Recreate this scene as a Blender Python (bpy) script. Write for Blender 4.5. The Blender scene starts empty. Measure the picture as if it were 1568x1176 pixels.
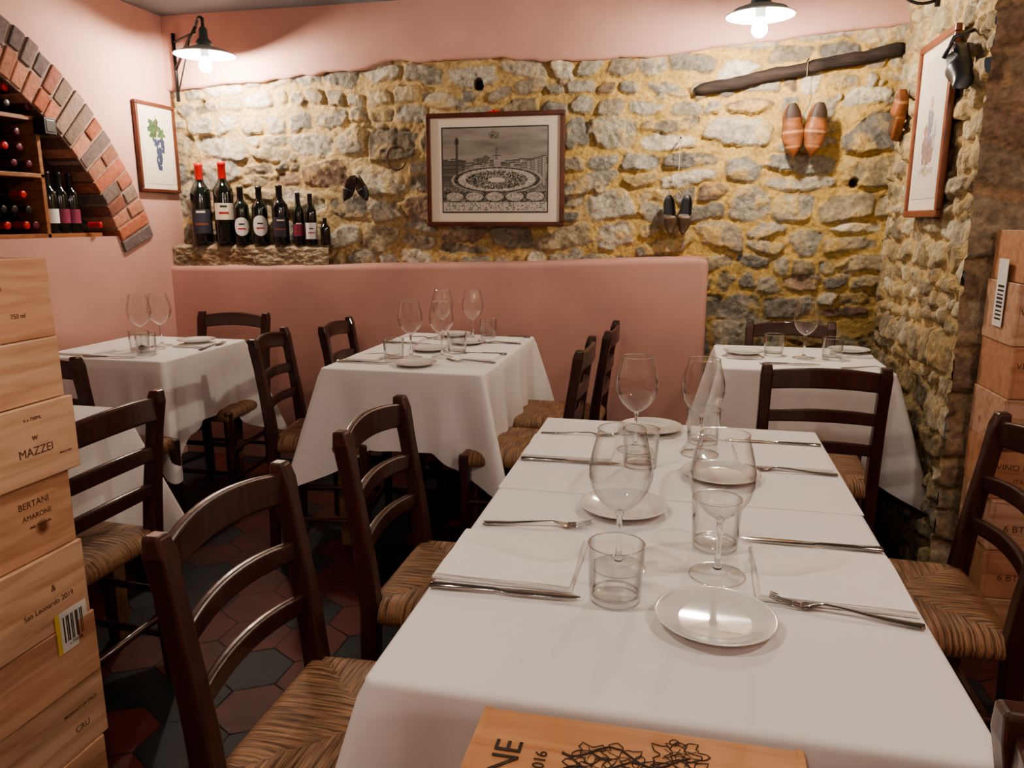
import bpy, math, random
import numpy as np
from mathutils import Matrix, Vector
R=random.Random(7)
pi=math.pi
# ---------------------------------------------------------------- materials
def nmat(name):
    m=bpy.data.materials.new(name); m.use_nodes=True
    nt=m.node_tree; b=nt.nodes["Principled BSDF"]; return m,nt,b
def simple(name,col,rough=.5,metal=0,nscale=0,namp=.15,bump=0,stretch=(1,1,1),spec=.5,coat=0):
    m,nt,b=nmat(name)
    b.inputs["Base Color"].default_value=(*col,1); b.inputs["Roughness"].default_value=rough
    b.inputs["Metallic"].default_value=metal; b.inputs["Specular IOR Level"].default_value=spec
    b.inputs["Coat Weight"].default_value=coat
    if nscale:
        tc=nt.nodes.new("ShaderNodeTexCoord"); mp=nt.nodes.new("ShaderNodeMapping"); mp.inputs["Scale"].default_value=stretch
        no=nt.nodes.new("ShaderNodeTexNoise"); no.inputs["Scale"].default_value=nscale; no.inputs["Detail"].default_value=8
        nt.links.new(tc.outputs["Object"],mp.inputs[0]); nt.links.new(mp.outputs[0],no.inputs["Vector"])
        cr=nt.nodes.new("ShaderNodeValToRGB")
        cr.color_ramp.elements[0].position=.3; cr.color_ramp.elements[1].position=.7
        cr.color_ramp.elements[0].color=(*[max(0,c*(1-namp)) for c in col],1)
        cr.color_ramp.elements[1].color=(*[min(1,c*(1+namp)) for c in col],1)
        nt.links.new(no.outputs[0],cr.inputs[0]); nt.links.new(cr.outputs[0],b.inputs["Base Color"])
        if bump:
            bp=nt.nodes.new("ShaderNodeBump"); bp.inputs["Strength"].default_value=bump; bp.inputs["Distance"].default_value=.01
            nt.links.new(no.outputs[0],bp.inputs["Height"]); nt.links.new(bp.outputs[0],b.inputs["Normal"])
    return m
def vcol(name,rough=.9,nscale=60,bump=.5,dist=.01,spec=.3,amp=.35):
    m,nt,b=nmat(name)
    at=nt.nodes.new("ShaderNodeAttribute"); at.attribute_name="Col"
    b.inputs["Roughness"].default_value=rough; b.inputs["Specular IOR Level"].default_value=spec
    if nscale:
        tc=nt.nodes.new("ShaderNodeTexCoord")
        no=nt.nodes.new("ShaderNodeTexNoise"); no.inputs["Scale"].default_value=nscale; no.inputs["Detail"].default_value=10; no.inputs["Roughness"].default_value=.65
        nt.links.new(tc.outputs["Object"],no.inputs["Vector"])
        mr=nt.nodes.new("ShaderNodeMapRange"); mr.inputs[1].default_value=.25; mr.inputs[2].default_value=.75
        mr.inputs[3].default_value=1-amp; mr.inputs[4].default_value=1+amp
        nt.links.new(no.outputs[0],mr.inputs[0])
        mx=nt.nodes.new("ShaderNodeVectorMath"); mx.operation='SCALE'
        nt.links.new(at.outputs["Color"],mx.inputs[0]); nt.links.new(mr.outputs[0],mx.inputs["Scale"])
        nt.links.new(mx.outputs[0],b.inputs["Base Color"])
        bp=nt.nodes.new("ShaderNodeBump"); bp.inputs["Strength"].default_value=bump; bp.inputs["Distance"].default_value=dist
        nt.links.new(no.outputs[0],bp.inputs["Height"]); nt.links.new(bp.outputs[0],b.inputs["Normal"])
    else: nt.links.new(at.outputs["Color"],b.inputs["Base Color"])
    return m
def emis(name,col,s):
    m,nt,b=nmat(name); b.inputs["Emission Color"].default_value=(*col,1); b.inputs["Emission Strength"].default_value=s; b.inputs["Base Color"].default_value=(1,1,1,1); return m
def glassmat(name,power=2.3,edge=.12,refl=.85,base=.05,mid=.74):
    m=bpy.data.materials.new(name); m.use_nodes=True; nt=m.node_tree; nt.nodes.clear()
    o=nt.nodes.new("ShaderNodeOutputMaterial"); mx=nt.nodes.new("ShaderNodeMixShader")
    t=nt.nodes.new("ShaderNodeBsdfTransparent")
    g=nt.nodes.new("ShaderNodeBsdfGlossy"); g.inputs["Roughness"].default_value=.0; g.inputs[0].default_value=(.95,.95,.95,1)
    lw=nt.nodes.new("ShaderNodeLayerWeight"); lw.inputs[0].default_value=.5
    cm=nt.nodes.new("ShaderNodeValToRGB"); e=cm.color_ramp.elements
    e[0].position=.35; e[0].color=(.98,.985,.98,1); e[1].position=1.0; e[1].color=(edge,edge,edge,1)
    k=cm.color_ramp.elements.new(.78); k.color=(mid,mid*1.01,mid,1)
    nt.links.new(lw.outputs["Facing"],cm.inputs[0]); nt.links.new(cm.outputs[0],t.inputs[0])
    p=nt.nodes.new("ShaderNodeMath"); p.operation='POWER'; p.inputs[1].default_value=power
    q=nt.nodes.new("ShaderNodeMath"); q.operation='MULTIPLY_ADD'; q.inputs[1].default_value=refl; q.inputs[2].default_value=base
    nt.links.new(lw.outputs["Facing"],p.inputs[0]); nt.links.new(p.outputs[0],q.inputs[0]); nt.links.new(q.outputs[0],mx.inputs[0])
    nt.links.new(t.outputs[0],mx.inputs[1]); nt.links.new(g.outputs[0],mx.inputs[2]); nt.links.new(mx.outputs[0],o.inputs[0])
    return m
M_pink=simple("pink_plaster",(.57,.335,.285),.85,nscale=3.5,namp=.08,bump=.14)
M_dado=simple("pink_dado_plaster",(.47,.262,.225),.75,nscale=3,namp=.10,bump=.12)
M_ceil=simple("grey_ceiling_paint",(.20,.24,.27),.9,nscale=4,namp=.05)
M_wood=simple("dark_stained_wood",(.045,.014,.010),.33,nscale=14,namp=.35,bump=.06,stretch=(6,6,.6),coat=.25)
M_legw=simple("old_leg_wood",(.16,.085,.045),.6,nscale=10,namp=.4,bump=.2,stretch=(5,5,.6))
M_frame=simple("frame_mahogany",(.095,.026,.014),.35,nscale=18,namp=.3,stretch=(1,1,1))
M_frame2=simple("frame_cherry",(.20,.06,.03),.35,nscale=18,namp=.3,stretch=(1,1,1))
M_mat=simple("mat_board",(.68,.60,.50),.9)
M_cloth=simple("white_tablecloth_linen",(.80,.765,.75),.68,nscale=3.2,namp=.012,bump=.42,spec=.4)
M_nap=simple("white_napkin_linen",(.86,.82,.79),.8,nscale=25,namp=.02,bump=.10,spec=.3)
M_porc=simple("white_porcelain",(.72,.70,.67),.08,spec=.6,coat=.5)
M_steel=simple("polished_steel",(.44,.42,.40),.12,metal=1)
M_glass=glassmat("thin_clear_glass")
M_foot=glassmat("glass_foot",3.0,.2,.7,.06,.86)
M_rim=glassmat("glass_rim",1.2,.10,.6,.30,.5)
def solidglass():
    m,nt,b=nmat("solid_clear_glass"); b.inputs["Transmission Weight"].default_value=1; b.inputs["Roughness"].default_value=0; b.inputs["IOR"].default_value=1.48; b.inputs["Base Color"].default_value=(.97,.98,.98,1); return m
M_sg=solidglass()
M_black=simple("black_iron",(.012,.012,.013),.45)
M_enam=simple("white_enamel",(.82,.82,.80),.2)
M_enat=simple("pale_grey_enamel",(.42,.46,.46),.25)
M_teal=simple("dark_enamel_top",(.05,.07,.075),.3)
M_bulb=emis("bulb_glow",(1,.86,.70),1150)
M_bulb2=emis("bulb_glow_fill",(1,.87,.74),620)  # bulbs of the unseen fill lamps
M_brick=vcol("old_brick",.9,45,.6)
M_mortar=simple("brick_mortar",(.30,.22,.18),.95,nscale=40,namp=.25,bump=.4)
M_stone=vcol("rubble_stone",.88,55,.9,.012,amp=.45)
M_shelf=simple("rack_wood",(.26,.11,.045),.5,nscale=10,namp=.3,stretch=(2,1,8))
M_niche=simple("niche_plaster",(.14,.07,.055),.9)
M_bot=simple("dark_bottle_glass",(.006,.008,.006),.08,spec=.7)
M_capr=simple("red_capsule",(.45,.02,.02),.35)
M_capk=simple("black_capsule",(.015,.012,.015),.35)
M_capp=simple("plum_capsule",(.10,.01,.03),.35)
M_lab=simple("cream_label",(.72,.64,.50),.7)
M_labw=simple("white_label",(.75,.73,.70),.7)
M_labk=simple("dark_label",(.03,.03,.045),.6)
M_labp=simple("purple_label",(.22,.03,.08),.6)
M_ink=simple("brown_ink",(.14,.06,.03),.8)
M_inkd=simple("black_ink",(.03,.018,.012),.8)
M_beam=simple("charred_beam_wood",(.030,.020,.017),.85,nscale=8,namp=.5,bump=.8,stretch=(1,6,6))
M_clog=simple("brown_clog_leather",(.22,.080,.030),.38,nscale=14,namp=.6,bump=.25,stretch=(1,1,2))
M_clogw=simple("worn_tan_band",(.38,.19,.10),.4,nscale=14,namp=.5)
M_string=simple("hemp_string",(.45,.36,.22),.9)
M_dclog=simple("worn_brown_leather",(.10,.06,.035),.5,nscale=15,namp=.4)
M_sole=simple("dark_sole",(.035,.018,.012),.6)
M_mount=simple("grey_cast_metal",(.10,.10,.11),.35,metal=.7)
M_grout=simple("floor_grout",(.020,.018,.017),.9)
M_tr=simple("oxblood_tile",(.066,.014,.012),.5,nscale=5,namp=.35,spec=.25)
M_tk=simple("charcoal_tile",(.012,.014,.016),.5,nscale=5,namp=.35,spec=.25)
M_tg=simple("slate_tile",(.020,.022,.026),.5,nscale=5,namp=.35,spec=.25)
def pine(name,col,stretch):
    m,nt,b=nmat(name)
    tc=nt.nodes.new("ShaderNodeTexCoord"); mp=nt.nodes.new("ShaderNodeMapping"); mp.inputs["Scale"].default_value=stretch
    oi=nt.nodes.new("ShaderNodeObjectInfo"); ad=nt.nodes.new("ShaderNodeVectorMath"); ad.operation='ADD'
    nt.links.new(tc.outputs["Object"],ad.inputs[0])
    ml=nt.nodes.new("ShaderNodeMath"); ml.operation='MULTIPLY'; ml.inputs[1].default_value=9
    nt.links.new(oi.outputs["Random"],ml.inputs[0]); nt.links.new(ml.outputs[0],ad.inputs[1])
    nt.links.new(ad.outputs[0],mp.inputs[0])
    no=nt.nodes.new("ShaderNodeTexNoise"); no.inputs["Scale"].default_value=3; no.inputs["Detail"].default_value=6; no.inputs["Distortion"].default_value=.6
    nt.links.new(mp.outputs[0],no.inputs["Vector"])
    cr=nt.nodes.new("ShaderNodeValToRGB"); e=cr.color_ramp.elements
    e[0].position=.30; e[0].color=(col[0]*.74,col[1]*.64,col[2]*.56,1); e[1].position=.58; e[1].color=(*col,1)
    nt.links.new(no.outputs[0],cr.inputs[0])
    vo=nt.nodes.new("ShaderNodeTexVoronoi"); vo.inputs["Scale"].default_value=5.5
    nt.links.new(ad.outputs[0],vo.inputs["Vector"])
    kr=nt.nodes.new("ShaderNodeValToRGB"); k=kr.color_ramp.elements
    k[0].position=.05; k[0].color=(.28,.16,.1,1); k[1].position=.11; k[1].color=(1,1,1,1)
    nt.links.new(vo.outputs["Distance"],kr.inputs[0])
    mm=nt.nodes.new("ShaderNodeMix"); mm.data_type='RGBA'; mm.blend_type='MULTIPLY'; mm.inputs[0].default_value=1
    nt.links.new(cr.outputs[0],mm.inputs[6]); nt.links.new(kr.outputs[0],mm.inputs[7])
    nt.links.new(mm.outputs[2],b.inputs["Base Color"]); b.inputs["Roughness"].default_value=.55
    return m
M_pine=pine("pine_crate_wood",(.68,.45,.30),(14,1.3,14))
M_pine2=pine("pine_crate_wood_pink",(.60,.35,.22),(14,1.3,14))
M_pine3=pine("pine_crate_orange",(.52,.26,.12),(1.3,14,14))
M_pine4=pine("pine_crate_aged",(.50,.27,.16),(1.3,14,14))
M_pine5=pine("pine_crate_dusty",(.56,.36,.25),(1.3,14,14))
def rush():
    m,nt,b=nmat("rush_straw")
    uv=nt.nodes.new("ShaderNodeUVMap"); uv.uv_map="UVMap"
    mp=nt.nodes.new("ShaderNodeMapping"); mp.inputs["Scale"].default_value=(62,3.2,1)
    no=nt.nodes.new("ShaderNodeTexNoise"); no.inputs["Scale"].default_value=3; no.inputs["Detail"].default_value=3
    nt.links.new(uv.outputs[0],mp.inputs[0]); nt.links.new(mp.outputs[0],no.inputs["Vector"])
    cr=nt.nodes.new("ShaderNodeValToRGB"); e=cr.color_ramp.elements
    e[0].position=.32; e[0].color=(.07,.028,.014,1); e[1].position=.72; e[1].color=(.52,.30,.165,1)
    nt.links.new(no.outputs[0],cr.inputs[0]); nt.links.new(cr.outputs[0],b.inputs["Base Color"])
    bp=nt.nodes.new("ShaderNodeBump"); bp.inputs["Strength"].default_value=1; bp.inputs["Distance"].default_value=.012
    nt.links.new(no.outputs[0],bp.inputs["Height"]); nt.links.new(bp.outputs[0],b.inputs["Normal"]); b.inputs["Roughness"].default_value=.42
    return m
M_rush=rush()
# ---------------------------------------------------------------- mesh builder
class MB:
    def __init__(s): s.v=[];s.f=[];s.m=[];s.sm=[];s.mats=[]
    def mi(s,mat):
        if mat not in s.mats: s.mats.append(mat)
        return s.mats.index(mat)
    def add(s,v,f,mat,M=None,smooth=False):
        o=len(s.v)
        for p in v:
            p=Vector(p)
            if M is not None: p=M@p
            s.v.append(p[:])
        k=s.mi(mat)
        for q in f:
            s.f.append([i+o for i in q]); s.m.append(k); s.sm.append(smooth)
    def box(s,a,b,mat,M=None):
        (x0,y0,z0),(x1,y1,z1)=a,b
        v=[(x0,y0,z0),(x1,y0,z0),(x1,y1,z0),(x0,y1,z0),(x0,y0,z1),(x1,y0,z1),(x1,y1,z1),(x0,y1,z1)]
        f=[(0,3,2,1),(4,5,6,7),(0,1,5,4),(1,2,6,5),(2,3,7,6),(3,0,4,7)]
        s.add(v,f,mat,M)
    def lathe(s,prof,mat,n=32,M=None,cap0=False,cap1=False,smooth=True):
        v=[];f=[]
        for r,z in prof:
            for i in range(n):
                a=2*pi*i/n; v.append((r*math.cos(a),r*math.sin(a),z))
        for j in range(len(prof)-1):
            for i in range(n):
                i2=(i+1)%n; f.append((j*n+i,j*n+i2,(j+1)*n+i2,(j+1)*n+i))
        if cap0: f.append(tuple(range(n-1,-1,-1)))
        if cap1: f.append(tuple((len(prof)-1)*n+i for i in range(n)))
        s.add(v,f,mat,M,smooth)
    def tube(s,pts,rad,mat,n=8,M=None,flat=1.0):
        pts=[Vector(p) for p in pts]; v=[];f=[]
        rr=rad if isinstance(rad,(list,tuple)) else [rad]*len(pts)
        up=Vector((0,0,1))
        for k,p in enumerate(pts):
            d=(pts[min(k+1,len(pts)-1)]-pts[max(k-1,0)]).normalized()
            a=d.cross(up)
            if a.length<.05: a=d.cross(Vector((0,1,0)))
            a.normalize(); b=a.cross(d).normalized()
            for i in range(n):
                t=2*pi*i/n; v.append(p+a*math.cos(t)*rr[k]+b*math.sin(t)*rr[k]*flat)
        for j in range(len(pts)-1):
            for i in range(n):
                i2=(i+1)%n; f.append((j*n+i,j*n+i2,(j+1)*n+i2,(j+1)*n+i))
        f.append(tuple(range(n-1,-1,-1))); f.append(tuple((len(pts)-1)*n+i for i in range(n)))
        s.add(v,f,mat,M,True)
    def prism(s,pts,sx,sy,mat,M=None):
        v=[];f=[]
        for k,(x,y,z) in enumerate(pts):
            a=sx[k] if isinstance(sx,list) else sx; b=sy[k] if isinstance(sy,list) else sy
            v+=[(x-a,y-b,z),(x+a,y-b,z),(x+a,y+b,z),(x-a,y+b,z)]
        for j in range(len(pts)-1):
            for i in range(4):
                i2=(i+1)%4; f.append((j*4+i,j*4+i2,(j+1)*4+i2,(j+1)*4+i))
        f.append((3,2,1,0)); n=(len(pts)-1)*4; f.append((n,n+1,n+2,n+3))
        s.add(v,f,mat,M)
    def mesh(s,name):
        me=bpy.data.meshes.new(name); me.from_pydata(s.v,[],s.f)
        for m in s.mats: me.materials.append(m)
        me.polygons.foreach_set("material_index",s.m); me.polygons.foreach_set("use_smooth",s.sm); me.update()
        return me
    def obj(s,name,loc=(0,0,0),rz=0,bevel=0,seg=2,parent=None):
        return inst(s.mesh(name),name,loc,rz,bevel,seg,parent)
def inst(me,name,loc=(0,0,0),rz=0,bevel=0,seg=2,parent=None,rot=None):
    o=bpy.data.objects.new(name,me); bpy.context.scene.collection.objects.link(o)
    o.location=loc; o.rotation_euler=rot if rot else (0,0,rz)
    if bevel:
        b=o.modifiers.new("bevel","BEVEL"); b.width=bevel; b.segments=seg; b.limit_method='ANGLE'; b.angle_limit=math.radians(50)
    if parent: o.parent=parent
    return o
def empty(name,loc=(0,0,0),rz=0):
    o=bpy.data.objects.new(name,None); o.empty_display_size=.1; bpy.context.scene.collection.objects.link(o); o.location=loc; o.rotation_euler=(0,0,rz); return o
def text(body,size,mat,name,parent,loc,rot,align='LEFT'):
    cu=bpy.data.curves.new(name,'FONT'); cu.body=body; cu.size=size; cu.align_x=align; cu.extrude=.0002
    t=bpy.data.objects.new(name,cu); bpy.context.scene.collection.objects.link(t)
    bpy.context.view_layer.update()
    me=bpy.data.meshes.new_from_object(t); bpy.data.objects.remove(t)
    me.materials.clear(); me.materials.append(mat)
    o=bpy.data.objects.new(name,me); bpy.context.scene.collection.objects.link(o); o.parent=parent; o.location=loc; o.rotation_euler=rot
    return o
# ---------------------------------------------------------------- noise
rng=np.random.RandomState(3); TAB=rng.rand(256,256)*2-1
def vn(x,y):
    xi=np.floor(x).astype(int); yi=np.floor(y).astype(int); fx=x-xi; fy=y-yi
    fx=fx*fx*(3-2*fx); fy=fy*fy*(3-2*fy)
    g=lambda a,b: TAB[a%256,b%256]
    return (g(xi,yi)*(1-fx)+g(xi+1,yi)*fx)*(1-fy)+(g(xi,yi+1)*(1-fx)+g(xi+1,yi+1)*fx)*fy
def fbm(x,y,o=3,s=0):
    r=0;a=1;t=0
    for k in range(o):
        r=r+a*vn(x*2**k+17.3*k+s,y*2**k+9.1*k+s*1.7); t+=a; a*=.5
    return r/t
def sst(a,b,x):
    t=np.clip((x-a)/(b-a),0,1); return t*t*(3-2*t)
def grid_mesh(name,P,C,mat,smooth=True,flip=False):
    nv,nu=P.shape[:2]
    idx=np.arange(nv*nu).reshape(nv,nu)
    q=np.stack([idx[:-1,:-1],idx[:-1,1:],idx[1:,1:],idx[1:,:-1]],-1).reshape(-1,4)
    if flip: q=q[:,::-1]
    me=bpy.data.meshes.new(name); me.from_pydata(P.reshape(-1,3).tolist(),[],q.tolist())
    me.materials.append(mat)
    if C is not None:
        ca=me.color_attributes.new("Col",'FLOAT_COLOR','POINT')
        c4=np.concatenate([C.reshape(-1,3),np.ones((nv*nu,1))],1).astype(np.float32)
        ca.data.foreach_set("color",c4.ravel())
    me.polygons.foreach_set("use_smooth",[smooth]*len(me.polygons)); me.update()
    return me
def stone_sheet(name,W,H,res,seed,pos,pal,mortar,mortar2=None,prot=.03,rowh=(.06,.15),asp=(1.1,2.6),gap=.010,holes=(),dark=None,warp=1.0,maxw=.36,small=0):
    rd=random.Random(seed)
    nu=int(W/res)+1; nv=int(H/res)+1
    U,V=np.meshgrid(np.linspace(0,W,nu),np.linspace(0,H,nv))
    Uw=U+warp*(.05*fbm(U*4,V*4,2,seed)+.010*fbm(U*26,V*26,2,seed+3)); Vw=V+warp*(.045*fbm(U*3,V*4,2,seed+9)+.010*fbm(U*26,V*26,2,seed+5))
    Hh=.012+.010*fbm(U*14,V*14,3,seed+1)+.004*fbm(U*60,V*60,2)
    mo=np.array(mortar)[None,None,:]
    if mortar2: 
        k=sst(1.2,2.6,U+.4*fbm(U*2,V*2,2,seed+4))[...,None]; mo=mo*(1-k)+np.array(mortar2)*k
    else: mo=mo*np.ones(U.shape)[...,None]
    C=mo*(1+.30*fbm(U*9,V*9,4,seed)[...,None])
    gr=sst(.15,.7,fbm(U*5,V*5,3,seed+12))[...,None]*.22; C=C*(1-gr)+C.mean(-1,keepdims=True)*np.array([1.08,1.0,.82])*gr*.9
    fine=fbm(U*45,V*45,3,seed+2); med=fbm(U*14,V*14,3,seed+7)
    v=-.05; stones=[]
    for _ in range(small):
        stones.append((rd.uniform(0,W),rd.uniform(0,H),rd.uniform(.015,.04),rd.uniform(.012,.028)))
    while v<H+.05:
        h=rd.uniform(*rowh); u=-rd.uniform(0,.2)
        while u<W+.05:
            w=h*rd.uniform(*asp); w=max(.07,min(w,maxw))
            if h>.13 and rd.random()<.38:
                s=rd.uniform(.35,.65)
                stones.append((u+w/2,v+h*s/2,w/2-gap*rd.uniform(.6,1.3),h*s/2-gap*.6))
                if rd.random()<.5: stones.append((u+w/2,v+h*(1+s)/2,w/2-gap*rd.uniform(.6,1.3),h*(1-s)/2-gap*.6))
                else:
                    q=rd.uniform(.35,.65)
                    stones.append((u+w*q/2,v+h*(1+s)/2,w*q/2-gap*.8,h*(1-s)/2-gap*.6)); stones.append((u+w*(1+q)/2,v+h*(1+s)/2,w*(1-q)/2-gap*.8,h*(1-s)/2-gap*.6))
            else: stones.append((u+w/2,v+h/2+rd.uniform(-.015,.015),w/2-gap*rd.uniform(.3,1.9),h/2-gap*rd.uniform(.3,1.7)))
            u+=w
        v+=h
    for cu,cv,a,b in stones:
        if a<.012 or b<.01: continue
        a*=1.02; rr=math.hypot(a,b)*1.2+.06
        i0=max(0,int((cu-rr)/W*(nu-1))); i1=min(nu,int((cu+rr)/W*(nu-1))+2)
        j0=max(0,int((cv-rr)/H*(nv-1))); j1=min(nv,int((cv+rr)/H*(nv-1))+2)
        if i0>=i1 or j0>=j1: continue
        sl=(slice(j0,j1),slice(i0,i1))
        x=Uw[sl]-cu; y=Vw[sl]-cv; an=rd.gauss(0,.08); c,s_=math.cos(an),math.sin(an)
        x,y=x*c+y*s_,-x*s_+y*c
        p=rd.uniform(3.5,9)
        sk=rd.uniform(-.3,.3); x=x+sk*y; y=y+x*rd.uniform(-.12,.12)
        d=(np.abs(x/a)**p+np.abs(y/b)**p)**(1/p)
        for _ in range(rd.choice((1,2,2,3))):
            t=rd.choice((45,135,225,315))+rd.uniform(-22,22); t=math.radians(t)
            d=np.maximum(d,(x/a*math.cos(t)+y/b*math.sin(t))/rd.uniform(.82,1.15))
        d=d+.09*med[sl]+.07*fine[sl]
        m=1-sst(.90,1.03,d)
        pr=prot*rd.uniform(.35,1.15)
        hh=.008+pr*(1-.16*np.clip(d,0,1)**3)+x*rd.uniform(-.12,.12)+y*rd.uniform(-.22,.12)+.012*med[sl]+.007*fine[sl]
        t=rd.uniform(0,6.28); hh=hh-.10*np.maximum(0,x*math.cos(t)+y*math.sin(t)-rd.uniform(.1,.5)*b)
        col=np.array(rd.choice(pal))*rd.uniform(.70,1.18)
        cc=col[None,None,:]*(1+.38*med[sl]+.38*fine[sl])[...,None]
        sm=(sst(.0,.6,med[sl]+.4*fine[sl]+rd.uniform(-.5,.3))*.8)[...,None]
        cc=cc*(1-sm)+mo[sl]*1.05*sm
        edge=(sst(.75,1.0,d)*.22)[...,None]; cc=cc*(1-edge)
        Hh[sl]=Hh[sl]*(1-m)+hh*m
        C[sl]=C[sl]*(1-m[...,None])+cc*m[...,None]
    for hu,hv,hr in holes:
        d=np.hypot(U-hu,V-hv)/hr+.25*fine; m=1-sst(.8,1.1,d); Hh-= .05*m; C*=(1-.93*m[...,None])
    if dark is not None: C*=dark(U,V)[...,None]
    C=np.clip(C,.004,.95)
    return grid_mesh(name,pos(U,V,Hh),C,M_stone)
# ---------------------------------------------------------------- room
CEIL=2.37
PAL=[(.33,.30,.25),(.41,.375,.305),(.26,.245,.215),(.48,.44,.355),(.42,.35,.235),(.29,.25,.19),(.35,.33,.28),(.53,.48,.38),(.33,.23,.165)]
MUST=(.52,.385,.20); MUST2=(.53,.365,.135)
pos=lambda U,V,H: np.stack([U-2.82,3.918-H,V],-1)
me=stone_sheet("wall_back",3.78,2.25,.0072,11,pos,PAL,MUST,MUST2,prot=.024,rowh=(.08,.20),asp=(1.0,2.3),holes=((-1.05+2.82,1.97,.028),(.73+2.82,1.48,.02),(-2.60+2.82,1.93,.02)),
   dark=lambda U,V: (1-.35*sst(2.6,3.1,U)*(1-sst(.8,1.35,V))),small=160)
wall_back=inst(me,"wall_back")
line=[(-2.85,1.99),(-2.72,2.00),(-2.5,2.02),(-2.23,2.03),(-2.0,2.045),(-1.64,2.07),(-1.5,2.10),(-1.36,2.09),(-.95,2.09),(-.7,2.065),(-.41,2.06),(-.16,2.065),(.09,2.09),(.3,2.105),(.51,2.13),(.7,2.14),(.95,2.155)]
xs=np.linspace(-2.85,.95,150); zs=np.interp(xs,[p[0] for p in line],[p[1] for p in line])+.006*vn(xs*14,xs*0+3)+.003*vn(xs*50,xs*0+7)
rows=[(3.93,0),(3.872,-.004),(3.864,.006),(3.862,.02)]
P=[]
for y,dz in rows: P.append(np.stack([xs,np.full_like(xs,y),zs+dz],-1))
for k in range(1,6): P.append(np.stack([xs,np.full_like(xs,3.862)+.003*vn(xs*3,xs*0+k),zs+.02+(CEIL+.03-zs-.02)*k/5],-1))
inst(grid_mesh("trim_upper_plaster",np.array(P),None,M_pink),"trim_upper_plaster")
# dado
b=MB(); n=60; X=np.linspace(-2.82,.10,n); Zt=np.interp(X,[-2.8,-1.7,-.8,-.16,.05,.1],[1.065,1.085,1.105,1.135,1.14,1.13])
v=[];f=[]
for i in range(n):
    yf=3.765+.004*math.sin(i*.7)
    v+=[(X[i],yf,0),(X[i],yf,Zt[i]),(X[i],3.93,Zt[i]+.004),(X[i],3.93,0)]
for i in range(n-1):
    for k in range(3): f.append((i*4+k,(i+1)*4+k,(i+1)*4+k+1,i*4+k+1))
f.append((0,1,2,3)); e=(n-1)*4; f.append((e+3,e+2,e+1,e))
b.add(v,f,M_dado); d=b.obj("trim_dado",bevel=.03,seg=5)
for p in d.data.polygons: p.use_smooth=True
# left wall with arch opening
cy,cz,Ri,Ro=2.13,.69,1.37,1.60; zb=1.235
b=MB(); x=-2.78
b.add([(x,-1.6,0),(x,3.95,0),(x,3.95,zb),(x,-1.6,zb)],[(0,1,2,3)],M_pink)
ya=cy-math.sqrt(Ri**2-(zb-cz)**2); yb=cy+math.sqrt(Ri**2-(zb-cz)**2)
b.add([(x,-1.6,zb),(x,ya,zb),(x,ya,CEIL+.03),(x,-1.6,CEIL+.03)],[(0,1,2,3)],M_pink)
b.add([(x,yb,zb),(x,3.95,zb),(x,3.95,CEIL+.03),(x,yb,CEIL+.03)],[(0,1,2,3)],M_pink)
ys=[ya+(yb-ya)*(.5-.5*math.cos(pi*i/48)) for i in range(49)]
zt=[cz+math.sqrt(max(0,Ri**2-(y-cy)**2)) for y in ys]
for i in range(48):
    b.add([(x,ys[i],zt[i]),(x,ys[i+1],zt[i+1]),(x,ys[i+1],CEIL+.03),(x,ys[i],CEIL+.03)],[(0,1,2,3)],M_pink)
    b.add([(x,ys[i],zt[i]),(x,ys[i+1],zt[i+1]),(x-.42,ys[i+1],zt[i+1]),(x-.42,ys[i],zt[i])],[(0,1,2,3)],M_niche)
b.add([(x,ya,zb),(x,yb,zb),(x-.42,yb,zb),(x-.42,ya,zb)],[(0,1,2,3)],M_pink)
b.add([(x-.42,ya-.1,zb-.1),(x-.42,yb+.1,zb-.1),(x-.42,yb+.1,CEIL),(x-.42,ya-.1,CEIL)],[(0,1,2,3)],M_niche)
b.obj("wall_left")
# right walls
pos=lambda U,V,H: np.stack([.905-H,3.97-U,V],-1)
PALR=[(.42,.35,.23),(.50,.43,.30),(.32,.27,.19),(.55,.48,.35),(.42,.33,.20),(.33,.26,.16)]
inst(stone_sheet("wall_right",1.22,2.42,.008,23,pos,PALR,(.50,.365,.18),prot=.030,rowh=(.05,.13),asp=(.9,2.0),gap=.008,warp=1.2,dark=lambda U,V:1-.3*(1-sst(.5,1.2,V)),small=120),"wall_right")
pos=lambda U,V,H: np.stack([.865+U,2.752-H,V],-1)
PALB=[(.36,.25,.165),(.45,.33,.22),(.30,.205,.14),(.45,.36,.25),(.52,.385,.25)]
inst(stone_sheet("wall_pier",.78,2.42,.01,31,pos,PALB,(.43,.295,.175),prot=.03,rowh=(.07,.14),asp=(1.6,3.),gap=.008),"wall_pier")
b=MB(); b.add([(1.6,-1.6,0),(1.6,2.78,0),(1.6,2.78,CEIL+.03),(1.6,-1.6,CEIL+.03)],[(0,3,2,1)],M_pink); b.obj("wall_right_side")
b=MB(); b.add([(-2.8,-1.6,0),(1.62,-1.6,0),(1.62,-1.6,CEIL+.03),(-2.8,-1.6,CEIL+.03)],[(0,3,2,1)],M_pink); b.obj("wall_front")
b=MB(); b.box((-3.3,-1.7,CEIL),(1.7,4.05,CEIL+.06),M_ceil); b.obj("ceiling")
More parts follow.
